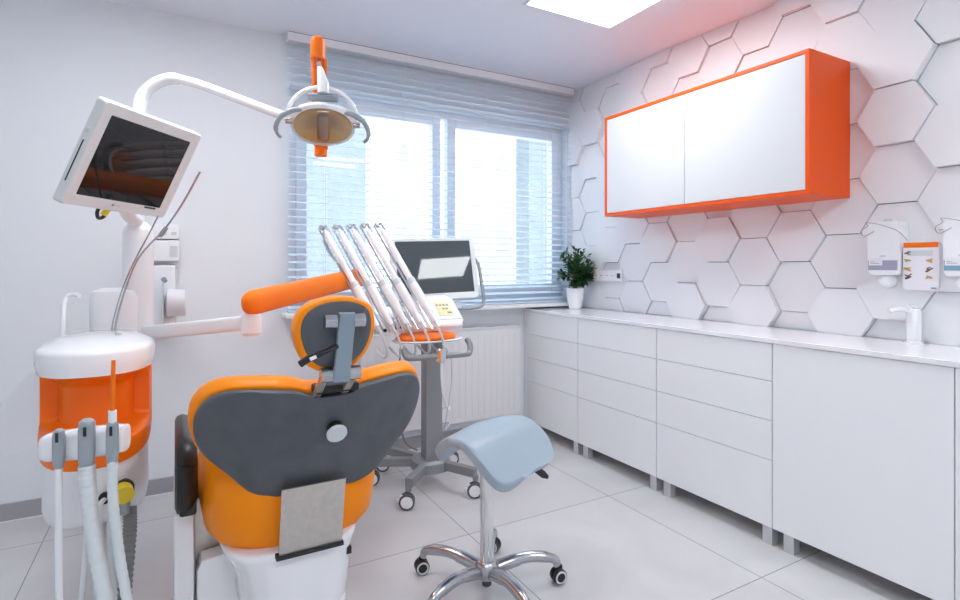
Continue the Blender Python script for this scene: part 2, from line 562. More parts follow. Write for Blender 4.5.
MB().box(CX + .002, CX + .02, mid + .0015, CY1 - t_ - .002, CZ0 + t_ + .002, CZ1 - t_ - .002, .001).build('door', 'door', wc)

# ================================================================== DENTAL CHAIR
XC = .353
ch = thing('dental_chair', (XC, 1.85, 0), 'orange and charcoal dental chair seen from behind its backrest', 'dental chair')
def ysurf(x, z, off=0):
    return 1.40 + .5 * (.92 - z) + 1.3 * x * x + off
half = [(0, .898), (.045, .900), (.095, .916), (.19, .922), (.25, .914), (.288, .888), (.311, .838), (.308, .775),
        (.280, .72), (.232, .672), (.196, .632), (.165, .603), (.12, .590), (.07, .594), (0, .598)]
outl = [(x * 1.022, z) for x, z in half] + [(-x, z) for x, z in reversed(half[1:-1])]
ol = [(p.x, p.y) for p in catmull([(a, b, 0) for a, b in outl], 4, True)]
CC = (0, .76)
def ring(sc, off, grow=0.0, lift=0.0):
    out = []
    for x, z in ol:
        dx, dz = x - CC[0], z - CC[1]
        L = math.hypot(dx, dz)
        s = sc * (L + grow) / L
        xx, zz = CC[0] + dx * s, CC[1] + dz * s + lift
        out.append((XC + xx, ysurf(xx, zz, off), zz))
    return out
sh = MB().loft([ring(.02, 0), ring(.5, 0), ring(.85, .0), ring(.965, .002), ring(.99, .008), ring(1, .018), ring(1, .04)])
shell = sh.build('backrest_shell', 'shell', ch, sharp=60)
cu = MB().loft([ring(.9, .035), ring(1, .028, .003), ring(1, .036, .008, .004), ring(1, .06, .011, .014), ring(1, .092, .009, .020), ring(1, .115, .0, .016), ring(.93, .122), ring(.5, .11), ring(.02, .095)])
cu.build('backrest_cushion', 'orange_seat', ch, sharp=80)
# knob on the shell
kn = Vector((XC + .02, ysurf(.0, .80), .80))
nrm = Vector((0, -1, -.5)).normalized()
MB().cyl(kn + nrm * -.01, kn + nrm * .018, .022).build('knob_stem', 'black', ch)
MB().tube([kn + nrm * .018, kn + nrm * .021, kn + nrm * .027, kn + nrm * .03], [.024, .027, .027, .0245], 28).build('knob', 'lgrey', ch)
# notch slot
MB().bar((XC - .045, 1.425, .916), (XC + .07, 1.425, .916), .05, .022, bev=.006).build('bracket_slot', 'dark', ch)
# seat: rounded tub at the rear, long cushion to the front
sm = MB()
prof = [(.30, .405), (.62, .408), (.84, .425), (.95, .465), (1.0, .54), (1.0, .62), (.97, .675), (.88, .70), (.5, .70), (.05, .695)]
def seat_ring(k, z):
    pts = []
    for q in range(48):
        a = 2 * PI * q / 48
        c_, s_ = math.cos(a), math.sin(a)
        ex = .72
        x = .262 * k * math.copysign(abs(c_) ** ex, c_)
        y = .30 * k * math.copysign(abs(s_) ** ex, s_)
        pts.append((XC - .030 + x, 1.875 + y, z))
    return pts
sm.loft([seat_ring(k, z) for k, z in prof])
sm.build('seat_cushion', 'orange_seat', ch, sharp=80)
lr = MB()
lr.loft([[(XC + x, y, zc + zz) for x, zz in [(a * .23 * (1 - .25 * t), b * .05) for a, b in sell(1, 1, 24, .5)]]
         for y, zc, t in [(2.1, .64, 0), (2.3, .63, .1), (2.5, .60, .3), (2.68, .53, .6), (2.78, .46, .9), (2.80, .45, 1.1)]])
lr.build('leg_rest', 'orange_seat', ch, sharp=80)
# steel plate from backrest to base
def plate(x0, x1, off):
    return [(XC + x0, ysurf(0, .622) - .030 + off, .636), (XC + x1, ysurf(0, .622) - .030 + off, .636),
            (XC + x1, 1.562 + off, .440), (XC + x0, 1.562 + off, .440)]
pm = MB()
pa, pb = plate(-.106, .065, -.004), plate(-.106, .065, .004)
pm.loft([pa, pb])
pm.build('steel_plate', 'steel', ch)
MB().box(XC - .114, XC + .070, 1.552, 1.60, .430, .441, .002).build('plate_slot', 'dark', ch)
# base
bm_ = MB()
bm_.loft([[(XC - .028 + x, 1.86 + y, z) for x, y in sell(a, b, 40, .38)] for a, b, z in
          [(.14, .24, 0), (.14, .24, .02), (.142, .245, .2), (.146, .255, .36)]])
bm_.build('base', 'white', ch, sharp=50)
bc = MB()
bc.loft([[(XC + dx + x, 1.86 + y, z) for x, y in sell(a, b, 56, .55)] for a, b, z, dx in
         [(.150, .268, .24, -.034), (.158, .276, .25, -.034), (.165, .282, .33, -.036), (.180, .286, .39, -.042), (.196, .288, .420, -.046), (.197, .288, .434, -.046), (.188, .28, .444, -.046), (.05, .1, .446, -.04)]])
bc.build('base_cover', 'gloss', ch, sharp=50)
MB().box(XC + .092, XC + .108, 1.606, 1.64, .372, .394, .002).build('switch', 'black', ch)
# side housing and step cover on the left
MB().box(-.004, .05, 1.78, 2.25, 0, .52, .012).build('side_housing', 'white', ch)
MB().box(.05, .19, 1.845, 2.2, 0, .53, .004).build('housing_panel', 'steel', ch)
stp = MB().prism([(.055, 0), (.205, 0), (.19, .388), (.068, .374), (.055, .345)], lambda a, b, d: (a, d, b), 1.772, 1.843, .008)
stp.build('step_cover', 'gloss', ch)
# armrest loop on the left
am = MB()
lp = catmull([(0.028, 1.74, .665), (0.028, 1.74, .59), (0.028, 1.78, .550), (0.028, 1.95, .56), (0.028, 2.12, .60), (0.028, 2.14, .67), (.028, 2.05, .71), (0.028, 1.80, .715)], 6, True)
am.tube(lp + [lp[0]], .033, 10, flat=.75)
am.build('armrest', 'black', ch)
MB().box(.010, .054, 1.735, 1.80, .525, .58, .008).build('armrest_bracket', 'black', ch)
# headrest
hy = 1.32
ho = [(-.095, .0), (-.085, .045), (-.052, .072), (0, .082), (.052, .076), (.088, .052), (.096, .0), (.078, -.055), (.04, -.09), (0, -.098), (-.045, -.092), (-.078, -.058)]
hp = [(p.x, p.y) for p in catmull([(a, b, 0) for a, b in ho], 5, True)]
HZ = 1.072
def hring(sc, off):
    return [(XC - .007 + x * sc, hy + off - .10 * z * sc + .7 * (x * sc) ** 2, HZ + z * sc) for x, z in hp]
MB().loft([hring(.03, -.002), hring(.6, 0), hring(.88, .006), hring(.90, .012), hring(.90, .03)]).build('headrest_shell', 'shell', ch, sharp=60)
MB().loft([hring(.85, .012), hring(.97, .012), hring(1.03, .022), hring(1.045, .055), hring(1.0, .078), hring(.8, .086), hring(.03, .08)]).build('headrest_cushion', 'orange_seat', ch, sharp=80)
# articulated bracket
MB().bar((XC + .006, 1.288, 1.120), (XC + .0, 1.322, .950), .040, .016, up=(0, -1, 0), bev=.003).build('bracket_arm', 'bracket', ch)
for z_, y_ in ((1.100, 1.292), (.967, 1.328)):
    for xa, xb in ((-.046, -.018), (.022, .050)):
        MB().cyl((XC + xa, y_ + .006, z_), (XC + xb, y_ + .006, z_), .0175).build('bracket_hinge', 'alu', ch)
for sx in (-.036, .036):
    MB().bar((XC + sx, 1.335, .965), (XC + sx, 1.425, .900), .020, .012, up=(0, -1, 0), bev=.002).build('bracket_stem', 'steel', ch)
lv = MB().tube(catmull([(XC - .015, 1.300, 1.040), (XC - .05, 1.285, 1.030), (XC - .085, 1.285, 1.018), (XC - .103, 1.29, 1.006)], 5), [.006] * 6 + [.0085] * 10, 10)
lvo = lv.build('headrest_lever', 'black', ch)
MB().bar((XC - .084, 1.2755, 1.0185), (XC - .070, 1.276, 1.0235), .010, .007).build('lever_mark', 'white', lvo)

# ================================================================== DENTAL UNIT (spittoon column)
UX, UY = -.216, 2.145
un = thing('dental_unit', (UX, UY, 0), 'white spittoon unit with a scooped orange front left of the chair', 'dental unit')
def uring(a, b, z, dy=0, dx=0, n=56, ex=.85):
    return [(UX + dx + x, UY + dy + y, z) for x, y in sell(a, b, n, ex)]
MB().loft([uring(.13, .20, .470, .01), uring(.134, .222, .478, .005), uring(.138, .228, .50), uring(.138, .228, .655), uring(.12, .20, .67, .02), uring(.10, .14, .68, .07), uring(.10, .14, .925, .07)]).build('body', 'white', un, sharp=50)
MB().loft([uring(.142, .225, .908), uring(.152, .238, .912), uring(.157, .243, .94), uring(.156, .242, .972), uring(.149, .234, .984), uring(.135, .215, .990), uring(.10, .16, 1.004, .02), uring(.02, .04, 1.010, .03)]).build('bowl_cover', 'gloss', un, sharp=60)
# orange scooped front
of = MB()
NU, NV = 44, 22
def smooth(t):
    t = max(0, min(1, t)); return t * t * (3 - 2 * t)
def front(u, v, inset):
    ang = -PI / 2 + u * R(118)
    sp = lambda w: math.copysign(abs(w) ** .85, w)
    z0 = .645 + .06 * abs(u) ** 2.2
    zz = z0 + (.915 - z0) * v
    bump = smooth((.70 - abs(u)) / .10) * smooth((v - .25) / .12) * (1 - .45 * smooth((v - .80) / .15))
    tuck = .018 * smooth((.14 - v) / .14)
    k = 1 - .56 * bump - tuck
    a, b = (.1475 - inset) * (1 - .30 * bump - tuck), (.236 - inset) * k
    return (UX + a * sp(math.cos(ang)), UY + b * sp(math.sin(ang)), zz)
A = [[of.v(front(-1 + 2 * i / NU, j / NV, 0)) for j in range(NV + 1)] for i in range(NU + 1)]
B = [[of.v(front(-1 + 2 * i / NU, j / NV, .006)) for j in range(NV + 1)] for i in range(NU + 1)]
for i in range(NU):
    for j in range(NV):
        of.f([A[i][j], A[i + 1][j], A[i + 1][j + 1], A[i][j + 1]])
        of.f([B[i][j], B[i][j + 1], B[i + 1][j + 1], B[i + 1][j]])
for j in range(NV):
    of.f([A[0][j], A[0][j + 1], B[0][j + 1], B[0][j]]); of.f([A[NU][j], B[NU][j], B[NU][j + 1], A[NU][j + 1]])
for i in range(NU):
    of.f([A[i][0], B[i][0], B[i + 1][0], A[i + 1][0]]); of.f([A[i][NV], A[i + 1][NV], B[i + 1][NV], B[i][NV]])
of.build('front_panel', 'orange_pl', un, sharp=60)
# rear column and lamp pole
MB().loft([[(-.195 + x, 2.515 + y, z) for x, y in sell(a, b, 32, .6)] for a, b, z in [(.085, .085, .50), (.085, .085, 1.11), (.078, .078, 1.135), (.05, .05, 1.145)]]).build('rear_column', 'white', un, sharp=50)
MB().loft([[(-.125 + x, 2.50 + y, z) for x, y in sell(a, a, 24, .7)] for a, z in [(.052, .96), (.052, 1.36), (.046, 1.38), (.03, 1.40)]]).build('pole_socket', 'white', un, sharp=50)
pole = catmull([(-.125, 2.50, 1.36), (-.125, 2.50, 1.6), (-.125, 2.50, 1.80), (-.105, 2.495, 1.905), (-.03, 2.46, 1.962), (.06, 2.41, 1.95), (.20, 2.33, 1.892), (.345, 2.25, 1.83), (.47, 2.18, 1.78)], 7)
MB().tube(pole, [.024] * 22 + [.022] * 10 + [.0175] * (len(pole) - 32), 16).build('lamp_pole', 'gloss', un)
# swept wing on the left
wg = MB()
ws = catmull([(-.35, 2.19, .93), (-.40, 2.22, .89), (-.46, 2.27, .81), (-.53, 2.33, .72), (-.60, 2.38, .65)], 5)
wl = catmull([(-.35, 2.19, .665), (-.40, 2.22, .65), (-.46, 2.27, .63), (-.53, 2.33, .60), (-.60, 2.38, .58)], 5)
rr = []
for a, b in zip(ws, wl):
    n_ = Vector((.6, -.8, 0)) * .03
    rr.append([a - n_ * .5, a + n_ * .6, lerp(a, b, .15) + n_, lerp(a, b, .85) + n_, b + n_ * .6, b - n_ * .5, lerp(a, b, .85) - n_, lerp(a, b, .15) - n_])
wg.loft(rr)
wg.build('side_wing', 'white', un, sharp=60)
# handpiece holder
h0, h1 = Vector((-.286, 1.708, .780)), Vector((-.104, 1.606, .806))
hm = MB()
dirh = (h1 - h0).normalized()
sidev = Vector((dirh.y, -dirh.x, 0)).normalized()
rings = []
for t, s in ((-.0, .55), (.02, .85), (.10, 1), (.5, 1.08), (.9, 1), (.98, .92), (1.0, .6)):
    c_ = h0.lerp(h1, t)
    rings.append([c_ + sidev * (.024 * s * x) + Vector((0, 0, 1)) * (.036 * s * y) for x, y in sell(1, 1, 20, .7)])
hm.loft(rings)
hm.build('handpiece_holder', 'gloss', un, sharp=50)
MB().bar((-.225, 1.70, .785), (-.225, 1.96, .70), .05, .03, bev=.006).build('holder_arm', 'white', un)
# dial, sockets, drain hose
dl = MB().cyl((-.137, 1.945, .562), (-.130, 1.905, .556), .026, 24)
dlo = dl.build('dial', 'yellow', un)
MB().tube([(-.1375, 1.952, .562), (-.1372, 1.937, .5615)], [.031, .031], 24).build('dial_ring', 'dark', un)
MB().cyl((-.133, 1.935, .53), (-.130, 1.915, .497), .017, 16, .012).build('hose_nozzle', 'grey', un)
MB().cyl((-.178, 1.935, .556), (-.178, 1.908, .556), .016, 20).build('cable_socket', 'dark', un)
MB().tube(catmull([(-.178, 1.912, .555), (-.19, 1.895, .535), (-.185, 1.89, .45), (-.18, 1.90, .30), (-.17, 1.98, .15), (-.15, 2.1, .012)], 8), .007, 10).build('cable', 'hosew', un)
pts = catmull([(-.12, 1.96, .50), (-.118, 1.935, .44), (-.128, 1.925, .30), (-.135, 1.93, .15), (-.14, 2.0, .03), (-.12, 2.15, .02)], 18)
MB().tube(pts, [.020 if i % 2 else .0165 for i in range(len(pts))], 14).build('drain_hose', 'hosed', un)
MB().cyl((-.16, 2.12, 1.0), (-.16, 2.12, 1.016), .010, 12).build('tap_base', 'lgrey', un)
MB().tube(catmull([(-0.197, 2.346, 0.987), (-0.194, 2.344, 1.03), (-0.17, 2.388, 1.142), (-0.133, 2.39, 1.245), (-0.087, 2.341, 1.341), (-0.054, 2.289, 1.411)], 8), .0026, 8).build('water_pipe', 'alu', un)
MB().tube(catmull([(-0.188, 2.341, 0.987), (-0.184, 2.339, 1.03), (-0.16, 2.383, 1.142), (-0.125, 2.363, 1.245), (-0.082, 2.305, 1.306), (-0.037, 2.222, 1.354), (0.018, 2.134, 1.437), (0.074, 2.068, 1.549)], 8), .0032, 8).build('suction_pipe', 'alu', un)
MB().tube([(-0.028, 2.24, 1.366), (-0.047, 2.262, 1.338)], .008, 10).build('pipe_clip', 'grey', un)
MB().tube(catmull([(-.325, 2.24, .975), (-.325, 2.26, 1.06), (-.322, 2.28, 1.12), (-.30, 2.27, 1.135), (-.28, 2.25, 1.13)], 6), .007, 10).build('cup_filler', 'gloss', un)
MB().box(-.330, -.295, 2.20, 2.206, .990, .9945).build('slot', 'ink', un)
# hoses' handpieces
def hand(name, label, p, zb, zt, w, path, hr, hm_, ribs=False):
    t = thing(name, (p[0], p[1], zb), label, 'dental handpiece', 'suction handpieces in the unit holder')
    q = Vector((p[0] + .007, p[1] - .045, 0))
    g = MB()
    g.loft([[(q.x + x, q.y + y, z) for x, y in sell(w * s / 2, w * s / 2 * .9, 20, .6)] for s, z in [(.7, zb - .012), (.9, zb), (1, zb + .02), (1, zt - .02), (.9, zt - .006), (.5, zt)]])
    b = g.build('body', 'grey', t, sharp=50)
    MB().bar((q.x - .002, q.y - w * .46, (zb * .35 + zt * .65)), (q.x - .002, q.y - w * .46, (zb * .35 + zt * .65) + .022), .006, .006).build('button', 'black', b)
    pp = catmull([Vector(w_) + Vector((.027, -.015, 0)) * max(0, min(1, (1.9 - w_[1]) / .2)) for w_ in path], 26)
    if ribs:
        rad = [hr * (1.0 if (i // 2) % 2 else .93) for i in range(len(pp))]
    else:
        rad = hr
    MB().tube(pp, rad, 14).build('hose', hm_, t)
    return t, q
hand('suction_handpiece', 'grey handpiece with a thin white hose, leftmost in the holder', (-.252, 1.69), .755, .838, .026,
     [(-.272, 1.66, .75), (-.272, 1.658, .60), (-.270, 1.657, .40), (-.265, 1.68, .22), (-.25, 1.86, .14), (-.24, 2.02, .30), (-.235, 2.06, .465)], .0082, 'hosew')
hand('suction_handpiece', 'thick grey handpiece with a ribbed pale hose, middle of the holder', (-.193, 1.657), .755, .862, .035,
     [(-.213, 1.627, .75), (-.208, 1.625, .66), (-.192, 1.615, .54), (-.168, 1.60, .40), (-.15, 1.62, .22), (-.17, 1.84, .12), (-.20, 2.02, .26), (-.205, 2.08, .465)], .0185, 'hose', True)
t3, q3 = hand('syringe_handpiece', 'grey handpiece with a tall orange tip, rightmost in the holder', (-.139, 1.627), .765, .857, .027,
     [(-.159, 1.597, .76), (-.157, 1.595, .66), (-.145, 1.588, .54), (-.125, 1.580, .40), (-.11, 1.60, .24), (-.12, 1.82, .15), (-.165, 2.0, .30), (-.17, 2.06, .465)], .0118, 'hose', True)
MB().cyl((q3.x, q3.y, .853), (q3.x, q3.y, .882), .009, 14).build('collar', 'hosew', t3)
MB().tube([(q3.x, q3.y, .88), (q3.x + .001, q3.y + .002, .95), (q3.x + .002, q3.y + .004, 1.003)], [.0052, .005, .0046], 12).build('tip', 'orange_pl', t3)

# ================================================================== MONITOR ON THE UNIT
mo = thing('monitor', (-.107, 2.213, 1.58), 'white tilted monitor with a dark screen above the spittoon unit', 'monitor')
U = Vector((.647, .762, -.026)); F_ = Vector((-.668, .583, .462)); W_ = Vector((.367, -.282, .886))
MT = Matrix((U, F_, W_)).transposed().to_4x4(); MT.translation = (-.107, 2.213, 1.58)
def rrect(a, b, r, cx=0, cz=0, n=5):
    out = []
    for sx, sz, a0 in ((1, 1, 0), (-1, 1, 90), (-1, -1, 180), (1, -1, 270)):
        for k in range(n + 1):
            an = R(a0 + 90 * k / n)
            out.append((cx + sx * (a - r) + r * math.cos(an), cz + sz * (b - r) + r * math.sin(an)))
    return out
mm = MB(MT)
mm.loft([[(x, y, z) for x, z in rrect(a, b, .012, 0, -.006)] for a, b, y in [(.168, .133, .004), (.170, .134, .0035), (.208, .173, .0), (.212, .177, .006), (.215, .178, .030), (.203, .166, .040), (.12, .10, .046)]], cap0=False)
mm.build('housing', 'frame', mo, sharp=40)
MB(MT).box(-.172, .172, .003, .006, -.144, .132).build('screen', 'screen', mo)
MB(MT).prism(rrect(.004, .004, .002, -.03, -.160), lambda a, b, d: (a, d, b), -.0015, .0005).build('logo_mark', 'ink', mo)
MB(MT).box(-.022, -.002, -.0012, .0005, -.1625, -.1575).build('logo_mark', 'lgrey', mo)
MB(MT).box(.10, .15, -.0008, .0008, -.152, -.146).build('sensor', 'dark', mo)
MB(MT).box(-.2145, -.2115, .014, .018, -.11, .03).build('side_slot', 'dark', mo)
MB(MT).box(-.218, -.2115, .010, .024, .055, .07, .002).build('side_button', 'lgrey', mo)
arm = MB().tube(catmull([Vector(MT @ Vector((0, .05, -.02))), Vector(MT @ Vector((0, .09, -.06))), (-.155, 2.40, 1.43), (-.128, 2.475, 1.405)], 6), .024, 14)
arm.build('mount_arm', 'white', mo)
MB(MT).tube(catmull([(-.045, .03, -.18), (-.045, .03, -.205), (-.030, .03, -.225), (-.012, .03, -.215), (-.005, .03, -.18)], 6), .006, 10).build('cable_loop', 'black', mo)
MB(MT).bar((-.008, .03, -.18), (-.018, .03, -.212), .014, .014).build('plug', 'yellow', mo)

# ================================================================== OPERATING LAMP
lc = Vector((.453, 1.931, 1.720))
hx_ = Vector((-.227, -.974, 0))
xl = Vector((.974, -.227, 0))
ta = R(32)
Fv = hx_ * math.cos(ta) - Vector((0, 0, 1)) * math.sin(ta)
Uv = hx_ * math.sin(ta) + Vector((0, 0, 1)) * math.cos(ta)
lm = thing('operating_lamp', tuple(lc), 'operating lamp with grey grips hanging before the blind on an orange arm', 'lamp')
LT = Matrix((xl, -Fv, Uv)).transposed().to_4x4(); LT = LT @ Matrix.Scale(.93, 4); LT.translation = lc     # local x right, y back, z up
def ell(a, b, y, dz=0, n=40):
    return [(x, y, z + dz) for x, z in sell(a, b, n, .92)]
MB(LT).loft([ell(.106, .066, 0), ell(.097, .060, .025), ell(.075, .046, .048), ell(.04, .025, .060), ell(.008, .005, .063)], cap0=False).build('reflector', 'amber', lm, sharp=80)
MB(LT).loft([ell(.106, .066, -.002), ell(.114, .074, -.002), ell(.118, .078, .006), ell(.112, .072, .03), ell(.085, .056, .058), ell(.045, .03, .072), ell(.01, .01, .075)], cap0=False).build('housing', 'lgrey', lm, sharp=60)
MB(LT).loft([ell(.112, .072, -.004), ell(.106, .068, -.016), ell(.08, .052, -.024), ell(.02, .012, -.027)], cap0=False).build('front_shield', 'shield', lm, sharp=80)
MB(LT).tube([(0, -.004, -.055), (0, -.006, -.045), (0, -.008, 0), (0, -.006, .042), (0, -.004, .052)], [.010, .022, .0245, .022, .012], 16).build('bulb_shield', 'bulb', lm)
bp = [(.125 * math.cos(R(a)), -.006, .010 + .078 * math.sin(R(a))) for a in range(18, 163, 6)]
bnd = MB(LT)
bnd.loft([[(x * k, y + q, (z - .01) * k + .01) for k, q in ((.84, -.016), (1.0, -.012), (1.03, .01), (.98, .03), (.86, .008))] for x, y, z in bp])
bnd.build('front_band', 'gloss', lm, sharp=50)
yk = [(.128 * math.cos(R(a)), .035 + .02 * math.sin(R(a)), .015 + .115 * math.sin(R(a))) for a in range(0, 181, 9)]
MB(LT).tube(yk, .0085, 10, flat=.7).build('yoke', 'gloss', lm)
MB(LT).box(-.055, .055, .02, .045, .085, .112, .006).build('rear_plate', 'grey', lm)
for s in (-1, 1):
    hb = MB(LT).tube(catmull([(s * .075, -.012, .062), (s * .105, -.016, .058), (s * .145, -.02, .035), (s * .166, -.022, -.002), (s * .163, -.022, -.030), (s * .150, -.022, -.046)], 6), [.011] * 12 + [.0095] * 10 + [.0075] * 9, 12, flat=.7)
    hb.build('grip', 'grey', lm)
    MB(LT).cyl((s * .110, .0, .012), (s * .134, .0, .012), .011, 14).build('pivot', 'alu', lm)
nk = lc + Uv * .108 - Fv * .025
top = Vector((.435, 1.93, 1.98))
MB().tube([nk, nk + Vector((0, 0, .03)), lerp(nk, top, .55), lerp(nk, top, .62)], [.020, .020, .012, .007], 18).build('neck', 'gloss', lm)
MB().cyl(lerp(nk, top, .5), lerp(nk, top, .95), .006, 12).build('neck_rod', 'chrome', lm)
# orange pantograph arm from white pole end up and over to the neck
base_pt = Vector((.495, 2.15, 1.69))
oa = MB()
hw = .026
for sx in (-1, 1):
    oa.bar(base_pt + xl * sx * .017, top + Vector((.002, .0, -.02)) + xl * sx * .017, .013, .034, up=(0, -1, 0), bev=.004)
oa.build('pantograph_arm', 'orange_pl', lm)
MB().tube([top + Vector((0, -.0, -.03)), top + Vector((0, 0, .02)), top + Vector((0, .0, .042)), top + Vector((0, .0, .05))], [.027, .029, .024, .010], 20, flat=.85).build('arm_cap', 'orange_pl', lm)
MB().tube([base_pt + Vector((0, 0, -.035)), base_pt + Vector((0, 0, -.03)), base_pt + Vector((0, 0, .03)), base_pt + Vector((-.005, 0, .12))], [.018, .024, .024, .02], 18).build('arm_foot', 'orange_pl', lm)

# ================================================================== ORANGE SUPPORT ARM
sa = thing('support_arm', (.234, 2.08, 1.0), 'horizontal orange padded arm on a white beam behind the headrest', 'support arm')
A0, A1 = Vector((.238, 2.06, 1.102)), Vector((.899, 2.877, 1.175))
d = (A1 - A0).normalized()
oc = MB()
rr = []
for t, s in [(-.042, .15), (-.038, .5), (-.025, .8), (0, 1), (.2, 1.02), (.5, 1.06), (.98, 1.1), (1.0, .9), (1.005, .4)]:
    c_ = A0 + d * t
    e1 = d.cross(Vector((0, 0, 1))).normalized(); e2 = e1.cross(d)
    rr.append([c_ + e1 * (.035 * s * x) + e2 * (.044 * s * y) for x, y in sell(1, 1, 24, .85)])
oc.loft(rr).build('arm_cover', 'orange_arm', sa, sharp=60)
MB().bar((-.098, 2.44, .975), (.235, 2.09, 1.030), .05, .052, bev=.012).build('beam', 'white', sa)
MB().tube([(.236, 2.075, .985), (.236, 2.075, .995), (.236, 2.075, 1.055), (.236, 2.075, 1.062)], [.026, .034, .034, .028], 20).build('pivot', 'white', sa)
MB().tube(catmull([(.88, 2.855, 1.165), (.925, 2.895, 1.13), (.935, 2.89, 1.04), (.935, 2.86, .97), (.935, 2.80, .95)], 6), .024, 14).build('elbow', 'white', sa)

# ================================================================== INSTRUMENT CART
ct = thing('instrument_cart', (1.247, 2.79, 0), 'grey wheeled instrument cart with white keypad head behind the chair', 'cart')
cc = Vector((1.247, 2.79, 0))
MB().box(1.200, 1.300, 2.745, 2.82, .10, .90, .006).build('column', 'cart', ct)
MB().loft([[(cc.x + x, cc.y + y, z) for x, y in sell(a, a, 24, .6)] for a, z in [(.09, .095), (.10, .10), (.10, .15), (.085, .165)]]).build('hub', 'cart', ct)
for (cx_, cy_) in ((.978, 2.966), (1.035, 2.59), (1.40, 2.545), (1.51, 3.03), (1.10, 3.14)):
    e = Vector((cx_, cy_, .125))
    s = cc + (e - cc) * .1; s.z = .135
    lg = MB().bar(s, e, .042, .046, bev=.004)
    lgo = lg.build('leg', 'cart', ct)
    MB().cyl((cx_, cy_, .085), (cx_, cy_, .11), .016, 14).build('stem', 'cart', lgo)
    ca = MB()
    for o_ in (-.014, .014):
        ca.M = Matrix.Translation((cx_ - .012, cy_ - .01, .040)) @ Matrix.Rotation(R(-25), 4, 'Z')
        ca.lathe([(.02, -.007 + o_), (.037, -.008 + o_), (.040, -.004 + o_), (.040, .004 + o_), (.037, .008 + o_), (.02, .007 + o_)], n=26, axis='y')
    co = ca.build('caster', 'shell', ct)
    di = MB(Matrix.Translation((cx_ - .012, cy_ - .01, .040)) @ Matrix.Rotation(R(-25), 4, 'Z'))
    di.lathe([(.005, -.0255), (.029, -.0255), (.031, -.021), (.031, .021), (.029, .0255), (.005, .0255)], n=24, axis='y')
    di.box(-.038, -.020, -.012, .012, .012, .030, .004).box(-.052, -.034, -.008, .008, -.004, .012, .003)
    di.build('wheel_cap', 'white', co)
# head
hd = MB()
prof = [(2.475, .905), (2.46, .925), (2.465, .965), (2.50, .982), (2.60, 1.0), (2.76, 1.01), (2.80, .99), (2.80, .905)]
hd.loft([[(x, 2.62 + (y - 2.62) * k, .965 + (z - .965) * k) for y, z in prof] for x, k in [(.835, .75), (.85, .96), (.87, 1), (1.26, 1), (1.285, .94), (1.295, .72)]])
head = hd.build('head', 'gloss', ct, sharp=40)
kp = MB()
kpts = [(2.455, .93), (2.460, .955), (2.600, 1.058), (2.67, 1.078), (2.78, 1.07), (2.79, .95)]
kp.loft([[(x, 2.66 + (y - 2.66) * k, .99 + (z - .99) * k) for y, z in kpts] for x, k in [(1.075, .35), (1.10, .85), (1.12, 1), (1.27, 1), (1.292, .9), (1.303, .6)]])
kpo = kp.build('keypad_hood', 'gloss', head, sharp=45)
# keypad field on the sloped face
ka, kb = Vector((0, 2.460, .955)), Vector((0, 2.600, 1.058))
kn_ = Vector((0, -(kb.z - ka.z), kb.y - ka.y)).normalized()
def onpad(x, t, off):
    p = lerp(ka, kb, t) + kn_ * off
    return (x, p.y, p.z)
km = MB()
km.loft([[onpad(x, t, .0005) for x, t in ((1.165, .22), (1.245, .22), (1.245, .82), (1.165, .82))], [onpad(x, t, .002) for x, t in ((1.165, .22), (1.245, .22), (1.245, .82), (1.165, .82))]])
km.build('key_field', 'pad', head)
for i, (x, t) in enumerate([(1.177, .68), (1.196, .68), (1.215, .68), (1.234, .68), (1.205, .52), (1.222, .52), (1.234, .34), (1.222, .34)]):
    q = MB()
    q.loft([[onpad(x + a, t + b, .002) for a, b in ((-.006, -.035), (.006, -.035), (.006, .035), (-.006, .035))], [onpad(x + a, t + b, .0035) for a, b in ((-.005, -.028), (.005, -.028), (.005, .028), (-.005, .028))]])
    q.build('key', 'ink', head)
for x, z, r_ in ((.865, .925, .008), (.915, .93, .006), (.945, .935, .006)):
    MB().cyl((x, 2.475, z), (x, 2.455, z), r_, 14).build('port', 'dark', head)
MB().cyl((.90, 2.47, .965), (.895, 2.445, .975), .012, 14).build('valve', 'wire', head)
# tray
MB().loft([[(1.09 + x, 2.47 + y, z) for x, y in sell(a, b, 36, 1)] for a, b, z in [(.10, .06, .858), (.175, .105, .862), (.185, .112, .868), (.175, .105, .872)]]).build('drip_tray', 'gloss', ct, sharp=60)
MB().loft([[(1.08 + x, 2.465 + y, z) for x, y in sell(a, b, 36, 1)] for a, b, z in [(.15, .09, .872), (.158, .095, .880), (.155, .092, .890), (.13, .075, .898), (.03, .02, .902)]]).build('tray_mat', 'orange_pl', ct, sharp=60)
# handle
MB().tube(catmull([(.945, 2.42, .835), (.945, 2.40, .808), (.965, 2.385, .797), (1.10, 2.37, .797), (1.235, 2.35, .80), (1.262, 2.355, .808), (1.272, 2.37, .84), (1.272, 2.40, .862)], 6), .0145, 14).build('handle', 'cart', ct)
MB().bar((1.13, 2.385, .80), (1.235, 2.76, .80), .05, .05, bev=.005).build('handle_arm', 'cart', ct)
MB().tube([(1.112, 2.362, .835), (1.112, 2.362, .83), (1.112, 2.362, .775), (1.112, 2.362, .768)], [.022, .026, .024, .016], 18).build('syringe_clip', 'chrome', ct)
MB().tube(catmull([(1.112, 2.362, .77), (1.112, 2.36, .70), (1.122, 2.365, .62), (1.16, 2.42, .56), (1.24, 2.55, .48), (1.335, 2.74, .44), (1.30, 2.80, .42)], 8), .0055, 10).build('hose', 'hosew', ct)
MB().tube(catmull([(1.17, 2.375, .80), (1.175, 2.38, .66), (1.155, 2.40, .48), (1.22, 2.55, .38), (1.34, 2.74, .35), (1.30, 2.81, .33)], 8), .0026, 8).build('thin_cord', 'lgrey', ct)
